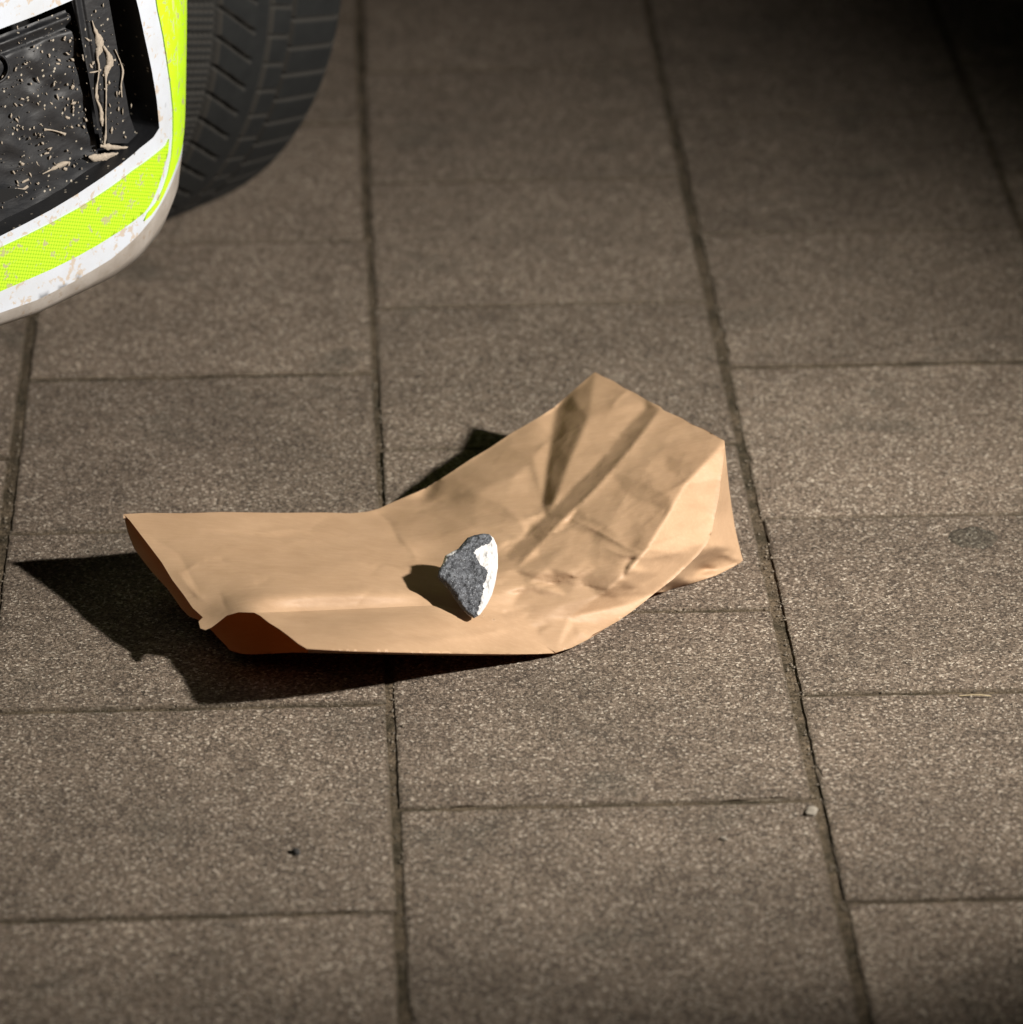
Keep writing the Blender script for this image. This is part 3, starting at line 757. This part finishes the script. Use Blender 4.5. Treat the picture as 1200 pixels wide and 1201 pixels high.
grille = img_sheet('intake_panel', gp_, -.018, M['black'], rel, 2.5, None, .0, 31)
ck = [(84,2),(92,-6),(126,-10),(133,30),(141,75),(148,112),(152,135),(160,158),(150,168),(118,168),(112,135),(104,90),(95,45)]
cheek = img_sheet('intake_cheek', ck, -.012, M['black'], lambda a, b: .003*math.exp(-((a-(86+b*.17)-3)/3.0)**2)-.002*math.exp(-((a-(86+b*.17)-9)/2.5)**2), 1.6, None, 0, 32)
# round tow-eye cover ring on the panel
cx, cyy = -5, 80; pr = []
for i in range(40):
    a = i/40*2*math.pi
    for j in range(8):
        b = j/8*2*math.pi; rr_ = 15+1.6*math.cos(b); p = W(cx+rr_*math.cos(a), cyy+rr_*1.12*math.sin(a), -.0155+.0016*math.sin(b)); pr.append(p)
fs = [(i*8+j, ((i+1) % 40)*8+j, ((i+1) % 40)*8+(j+1) % 8, i*8+(j+1) % 8) for i in range(40) for j in range(8)]
adopt(mesh_obj('tow_eye_cover', pr, fs, M['black']), car)
# recess at the lower left: flat sheet, its shade put in the colour
sl = [(-12,226),(2,222),(20,221),(33,223),(22,229),(10,235),(-8,240)]
img_sheet('recess_shade', sl, -.0115, M['deep'], None, 3, None, 0, 33)

# dried mud splashed on the intake
def blob(cx, cy, rx, ry, rot, off, k, rg, vs, fs, th=.00035):
    n = 14; b = len(vs); vs.append(W(cx, cy, off+th*1.5))
    for ring in (.62, 1.0):
        for i in range(n):
            a = i/n*2*math.pi; rr_ = ring*(1+k*rg.uniform(-1, 1)); x = rx*rr_*math.cos(a); y = ry*rr_*math.sin(a)
            X = cx+x*math.cos(rot)-y*math.sin(rot); Y = cy+x*math.sin(rot)+y*math.cos(rot)
            vs.append(W(X, Y, off+(th if ring < 1 else -.0012)))
    for i in range(n):
        fs.append((b, b+1+i, b+1+(i+1) % n)); fs.append((b+1+i, b+1+n+i, b+1+n+(i+1) % n, b+1+(i+1) % n))
def streak(line, off, rg, vs, fs, th=.0004):
    L = smooth_line(line, 6); b = len(vs); n = len(L)
    for i, (x, y, w_) in enumerate(L):
        i2 = min(i+1, n-1); i1 = max(i-1, 0); dx = L[i2][0]-L[i1][0]; dy = L[i2][1]-L[i1][1]; l = math.hypot(dx, dy) or 1
        nx, ny = -dy/l, dx/l; w_ = max(.3, w_*(1+.45*mn.noise(Vector((x*.16, y*.16, 4)))+.15*rg.uniform(-1, 1)))
        for f, t in ((-1, -.0012), (-.5, th), (.5, th), (1, -.0012)): vs.append(W(x+nx*w_*f, y+ny*w_*f, off+t))
    for i in range(n-1):
        for j in range(3): fs.append((b+i*4+j, b+i*4+j+1, b+(i+1)*4+j+1, b+(i+1)*4+j))
rg = random.Random(3); vs = []; fs = []
CK = -.0105; GP = -.0165
for s_ in ([(108,24,.6),(111,34,1.6),(116,46,4.8),(117,56,4.2),(114,66,2.0),(116,78,1.2),(115,92,1.1),(113,104,1.6),(113,112,2.6),(114,118,1.4),(118,128,2.2),(119,140,2.6),(120,148,1.0)],
           [(121,54,1.5),(127,64,2.6),(129,74,4.6),(125,82,3.6),(124,92,1.5),(124.5,110,.9),(124,135,.8),(124,155,1.2),(122,170,2.2)],
           [(105,85,.7),(110,84.5,.9),(116,83,.7)], [(135,58,.6),(141,72,.8),(144,84,1.4),(142,100,1.0),(143,114,.8)],
           [(118,171,1.8),(126,172,3.2),(138,173,2.0),(150,173,2.0),(160,171,2.2),(170,169,.6)]):
    streak(s_, CK, rg, vs, fs)
streak([(104,184,1.4),(112,185,4.0),(122,184,3.6),(134,181,2.2),(146,181,2.2),(154,184,.8)], GP+.004, rg, vs, fs)
for s_ in ([(52,152,1.6),(60,152.5,1.0),(70,155,1.0),(77,158,2.6)], [(50,204,.6),(60,199,2.2),(72,193,3.0),(82,190,.9)], [(2,229,.8),(14,227,2.8),(26,223,3.4),(33,218,1.6)], [(26,214,1.2),(34,210,1.8)]):
    streak(s_, GP, rg, vs, fs)
for a, b, c, d, e in [(82,48,2.5,4,.4),(76,44,2,3.5,.5),(92,64,3,5,-.5),(85,70,3.5,2,.5),(85,102,3.2,4.6,.5),(79,99,2,2.2,.8),(86,121,5,2.8,-.5),(86,130,1.6,3.5,.3),(76,128,1.6,3.4,.2),(79,138,4,2.4,.3),(26,116,4,2,.0),(25,123,3,1.5,.5),(101,141,2.5,4,-.5),(84,149,3,2,.4),(92,147,2,2,0),(54,180,5,2,-.3),(50,168,3,2,.6),(58,174,4,1.3,-.3),(26,192,4,2.4,.2),(76,198,4,3,-.3),(107,78,2,4,-.5),(99,26,3,1.5,.8),(112,13,1.2,3,0),(121,6,1.3,3,0),(80,17,1.5,2.5,.5),(60,33,1.2,2.4,.4),(98,68,1,5,-.2),(104,110,1,5,-.1),(128,97,2,3.4,0),(137,110,1.2,5,0),(139,128,1.2,4,0),(144,130,1,6,0),(131,153,2,5,.1),(140,190,6,1.5,.2),(163,165,3.5,1.4,0),(154,124,1,4,0)]:
    blob(a, b, c*.72, d*.72, e, CK if a > 97+b*.1 and b < 170 else GP, .35, rg, vs, fs)
for i in range(520):
    a = rg.uniform(-20, 150); b = rg.uniform(20, 262)
    if a > 84+b*.17 and b < 170:
        if a > 140+b*.08 or rg.random() < .3: continue
        off = CK
    else:
        if b < 40-.38*a or b > 262-.5*a-(8 if a < 60 else 16): continue
        off = GP
    r_ = min(1.5, .22/max(.13, rg.random())); el = rg.uniform(.8, 2.6); blob(a, b, r_*.8, r_*el, rg.gauss(-.35, .5), off, .45, rg, vs, fs, .0002)
o = adopt(mesh_obj('mud_splatter', vs, fs, M['mud']), car); o['kind'] = 'stuff'

# body above the bumper: front wing, bonnet, headlight (they stand above the picture's edge)
def lathe_pts(): pass
FWD = Vector((.085, -.996, 0)); LEFTV = Vector((-.996, -.085, 0))
# wing with wheel arch, in side coordinates (u backward from the bumper end, z)
u0 = Vector((-.265, 3.56, 0)); BK = Vector((-.085, .996, 0))
arc_pts = [(.40+.41*math.cos(a), .33+.40*math.sin(a)) for a in np.linspace(math.pi*.985, math.pi*.02, 24)]
wing = [(0, .32)]+[p for p in arc_pts if p[0] > 0]+[(.86, .25), (1.3, .22), (1.3, .96), (.6, .93), (.2, .84), (0, .72)]
v2, tr = cdt([(a*1000, b*1000) for a, b in wing], 25, seed=41)
def wing3(a, b, off=0):
    f = max(0, (b-.6)/.36); return u0+BK*a+LEFTV*(.06*f*f+off)+Vector((0, 0, b))
adopt(mesh_obj('wing', [wing3(a/1000, b/1000) for a, b in v2], tr, M['white']), car)
# arch lip and liner
n = len(arc_pts); vs = []
for (a, b) in arc_pts:
    a = max(a, .0); vs += [wing3(a, b), wing3(a, b, .02), wing3(a, b, .35)]
fs = [(i*3+j, i*3+j+1, (i+1)*3+j+1, (i+1)*3+j) for i in range(n-1) for j in range(2)]
adopt(mesh_obj('wheel_arch', vs, fs, M['dark']), car)
# bonnet: loft from the bumper's top edge
rowsB = []
sA = np.linspace(.05, send-.02, 40)
for j, (tt_, zz_) in enumerate(((0, .70), (.02, .735), (.10, .775), (.35, .85), (1.0, .96))):
    row = []
    for s in sA:
        p = wall(float(s), zt); ins = p+Vector((0, 0, zz_-zt)); c = Vector((-1.18, 0, 0))
        side_f = (p.x-c.x)/.93
        row.append(Vector((c.x+(p.x-c.x)*(1-.05*tt_)-.085*tt_*1.2, p.y*(1-tt_)+(4.75-.0*side_f)*tt_, zz_-.06*side_f**2*min(1, tt_*6))))
    rowsB.append(row)
n = len(sA); vs = sum(rowsB, [])
fs = [(j*n+i, j*n+i+1, (j+1)*n+i+1, (j+1)*n+i) for j in range(4) for i in range(n-1)]
adopt(mesh_obj('bonnet', vs, fs, M['white']), car)
hl = [(send-.62, .58), (send-.30, .60), (send-.08, .66), (send-.06, .69), (send-.30, .685), (send-.60, .66)]
skin_mesh('headlight', hl, 8, M['lens'], .004, seed=44, flange=.004)
gc = [(.95, .38), (1.75, .38), (1.85, .45), (1.80, .62), (.90, .62), (.85, .45)]
skin_mesh('radiator_grille', gc, 12, M['dark'], .003, seed=45, flange=.003)
# underbody, keeps light from passing below the shell
vs = [Vector((-2.0, 3.35, .24)), Vector((-1.0, 3.1, .24)), Vector((-.40, 3.42, .27)), Vector((-.55, 3.56, .27)), Vector((-.62, 4.9, .27)), Vector((-2.05, 4.9, .24))]
adopt(mesh_obj('underbody', vs, [(0, 1, 2, 3, 4, 5)], M['dark'], smooth=False), car)

# wheel, steered towards the right of the picture
AX = Vector((.6845, .729, 0)).normalized(); RD = Vector((.729, -.6845, 0)).normalized(); UPV = Vector((0, 0, 1))
R_ = .322; WT = .215
SH = Vector((-.372, 4.033, R_)); WC = SH-AX*(WT*.46)
def tyre():
    NT_ = 1440; prof = []   # (w along axis -1..1, radius)
    ws = np.concatenate([np.linspace(-1, -.88, 5), np.linspace(-.87, .87, 118), np.linspace(.88, 1, 5)])
    vs = []; edge = []
    pitch = 2*math.pi/72
    def groove(w, th):
        """depth 0..1 and pale dusty edge"""
        d = 9.0
        for c, hw in ((-.55, .030), (.03, .016), (.29, .012)): d = min(d, abs(w-c)-hw)
        ph = (th/pitch) % 1
        # lateral grooves of each rib, distance in w-units
        u = pitch*R_/(WT/2)
        def lat(slope, off, hw, ratio=1.0):
            x = ((th/pitch*ratio+slope*w+off) % 1); x = min(x, 1-x)*u/ratio; return x-hw
        if w < -.55: d = min(d, lat(.95, .1, .012), lat(.95, .35, .002), lat(.95, .6, .002), lat(.95, .85, .002))
        elif w < .03:
            if w < -.13: d = min(d, lat(3.1, .35, .014))
        elif w < .29: d = min(d, lat(1.1, .2, .008))
        else: d = min(d, lat(.9, .7, .009) if w < .9 else 9)
        return d
    for i in range(NT_):
        th = 2*math.pi*i/NT_
        for w_ in ws:
            a = abs(w_)
            crown = R_-.004*a**2-(.022*((a-.80)/.20)**2.2 if a > .80 else 0)
            if True:
                d = groove(w_, th)
                g = 1-min(max((d+.004)/.010, 0), 1)
                e = math.exp(-((d-.006)/.008)**2) if d > -.004 else .25
                crown -= .0065*g*(1 if a < .86 else max(0, (1-a)/.14))
            x = WC+AX*(w_*WT/2)+RD*(crown*math.cos(th))+UPV*(crown*math.sin(th))
            vs.append(x); edge.append(e)
    m = len(ws)
    # sidewalls
    sw = [(.99, .285), (1.02, .262), (.98, .235), (.88, .212)]
    cols = m; rows = []
    for i in range(0, NT_):
        th = 2*math.pi*i/NT_
    base = len(vs); NS = 144
    fs = []
    for i in range(NT_):
        a = i*m; b = ((i+1) % NT_)*m
        fs += [(a+j, a+j+1, b+j+1, b+j) for j in range(m-1)]
    for sgn in (-1, 1):
        b0 = len(vs); prof = [(1.0, R_-.026)]+sw
        for i in range(NS):
            th = 2*math.pi*i/NS
            for w_, r_ in prof: vs.append(WC+AX*(sgn*w_*WT/2)+RD*(r_*math.cos(th))+UPV*(r_*math.sin(th))); edge.append(0)
        k = len(prof)
        for i in range(NS):
            a = b0+i*k; b = b0+((i+1) % NS)*k
            fs += [(a+j, a+j+1, b+j+1, b+j) for j in range(k-1)]
    return vs, fs, edge
wheel_vs = []; wheel_fs = []
NS = 96
def rev(prof):
    b0 = len(wheel_vs)
    for i in range(NS):
        th = 2*math.pi*i/NS
        for w_, r_ in prof: wheel_vs.append(WC+AX*(w_*WT/2)+RD*(r_*math.cos(th))+UPV*(r_*math.sin(th)))
    k = len(prof)
    for i in range(NS):
        a = b0+i*k; b = b0+((i+1) % NS)*k
        wheel_fs.extend([(a+j, a+j+1, b+j+1, b+j) for j in range(k-1)])
rev([(-.88, .212), (-.8, .200), (0, .190), (.8, .200), (.88, .212), (.86, .205), (.74, .195), (.60, .180), (.62, .12), (.72, .075), (.78, .06), (.78, .001)])
wheel = adopt(mesh_obj('wheel', wheel_vs, wheel_fs, M['steel']), car)
tv, tf, te = tyre()
ty = mesh_obj('tyre', tv, tf, M['tyre'], parent=wheel)
at = ty.data.attributes.new('edge', 'FLOAT', 'POINT'); at.data.foreach_set('value', te)

# ------------------------------------------------------------------ small things on the paving
def lump(name, p, r, mat, seed=1, flat=.6, sub=3):
    bm = bmesh.new(); bmesh.ops.create_icosphere(bm, subdivisions=sub, radius=1)
    for v in bm.verts:
        k = 1+.35*mn.noise(v.co*1.3+Vector((seed*3.1, 0, 0)))+.12*mn.noise(v.co*4+Vector((0, seed, 0)))
        v.co = Vector((v.co.x*r[0]*k, v.co.y*r[1]*k, v.co.z*r[2]*k))
    me = bpy.data.meshes.new(name); bm.to_mesh(me); bm.free(); me.materials.append(mat)
    me.polygons.foreach_set('use_smooth', [True]*len(me.polygons))
    o = bpy.data.objects.new(name, me); C.objects.link(o); o.location = Vector(p)+Vector((0, 0, r[2]*.7)); o.rotation_euler = (0, 0, seed*1.3); return o
tag(lump('pebble', P(952, 953, 0), (.0065, .0042, .0020), M['pebble'], 1), 'small pale pebble at the slab corner in the lower right joint', 'pebble')
tag(lump('stone_chip', P(848, 985, 0), (.0030, .0018, .0014), M['pebble'], 2), 'tiny pale stone chip on the slab left of the pale pebble', 'stone chip')
tag(lump('grit', P(347, 1001, 0), (.0042, .0030, .0022), M['grit'], 4), 'small black lump marking a dark hole in the front left slab', 'grit')  # black lump added where the slab has a small dark hole
def flat_spot(name, px, py, rx, ry, mat, seed, th=.0005):
    n = 40; c = P(px, py, 0); vs = [c+Vector((0, 0, .0012+th))]; fs = []
    for k, z in ((.6, .001+th), (.92, .0012+th*.6), (1.0, -.0006)):
        for i in range(n):
            a = i/n*2*math.pi; w_ = 1+.22*mn.noise(Vector((math.cos(a)*1.4, math.sin(a)*1.4, seed*2.7)))+.06*mn.noise(Vector((math.cos(a)*6, math.sin(a)*6, seed)))
            vs.append(c+Vector((math.cos(a)*rx*k*w_, math.sin(a)*ry*k*w_, z)))
    fs += [(0, 1+i, 1+(i+1) % n) for i in range(n)]
    for r_ in range(2): fs += [(1+r_*n+i, 1+(r_+1)*n+i, 1+(r_+1)*n+(i+1) % n, 1+r_*n+(i+1) % n) for i in range(n)]
    return mesh_obj(name, vs, fs, mat)
tag(flat_spot('chewing_gum', 1142, 631, .020, .019, M['gum'], 1), 'large flattened dark old chewing gum on the right-hand slab', 'chewing gum')
# blade of straw in the joint
st = [P(1125, 816.5, .001), P(1140, 815.2, .0025), P(1152, 815.3, .003), P(1163, 816.6, .0015)]
vs = []
for p in st: vs += [p+Vector((0, -.0006, 0)), p+Vector((0, 0, .0006)), p+Vector((0, .0006, 0))]
fs = [(i*3+j, i*3+(j+1) % 3, (i+1)*3+(j+1) % 3, (i+1)*3+j) for i in range(3) for j in range(3)]
tag(mesh_obj('straw', vs, fs, M['straw']), 'short pale blade of straw lying along a slab joint', 'straw')

# loose sand grains and grit swept into the joints and scattered over the slabs
rg = random.Random(19); vs = []; fs = []
def grain(x, y, z, r_):
    b = len(vs)
    for dx, dy, dz in ((1, 0, .1), (.1, .9, 0), (-.9, .1, .1), (0, -1, 0), (.1, .1, .8), (0, 0, -.6)):
        vs.append((x+dx*r_*rg.uniform(.6, 1.3), y+dy*r_*rg.uniform(.6, 1.3), z+dz*r_*rg.uniform(.7, 1.2)))
    for a, c, d in ((0, 1, 4), (1, 2, 4), (2, 3, 4), (3, 0, 4), (1, 0, 5), (2, 1, 5), (3, 2, 5), (0, 3, 5)): fs.append((b+a, b+c, b+d))
for k in range(-3, 5):
    for i in range(900):
        X = .048+k*.3+rg.gauss(0, .0032); Y = rg.uniform(2.2, 5.2); p = pave(X, Y); grain(p[0], p[1], -.0006 if abs(X-.048-k*.3) < .003 else .0008, rg.choice([.0005, .0007, .0009, .0014]))
for k in range(-3, 4):
    for r_ in range(-3, 7):
        Y0 = (3.016 if k % 2 else 3.160)+r_*.3035
        for i in range(45):
            X = .048+(k+rg.random())*.3; p = pave(X, Y0+rg.gauss(0, .0025)); grain(p[0], p[1], .0004, rg.choice([.0004, .0006, .0008, .0012]))
for i in range(900):
    p = pave(rg.uniform(-.8, .9), rg.uniform(2.3, 5.0)); grain(p[0], p[1], .0008, rg.choice([.0004, .0005, .0007, .0010]))
o = mesh_obj('loose_grit', vs, fs, M['loose'], smooth=False); o['kind'] = 'stuff'
tag(o, 'loose sand grains and grit strewn along the slab joints', 'grit')
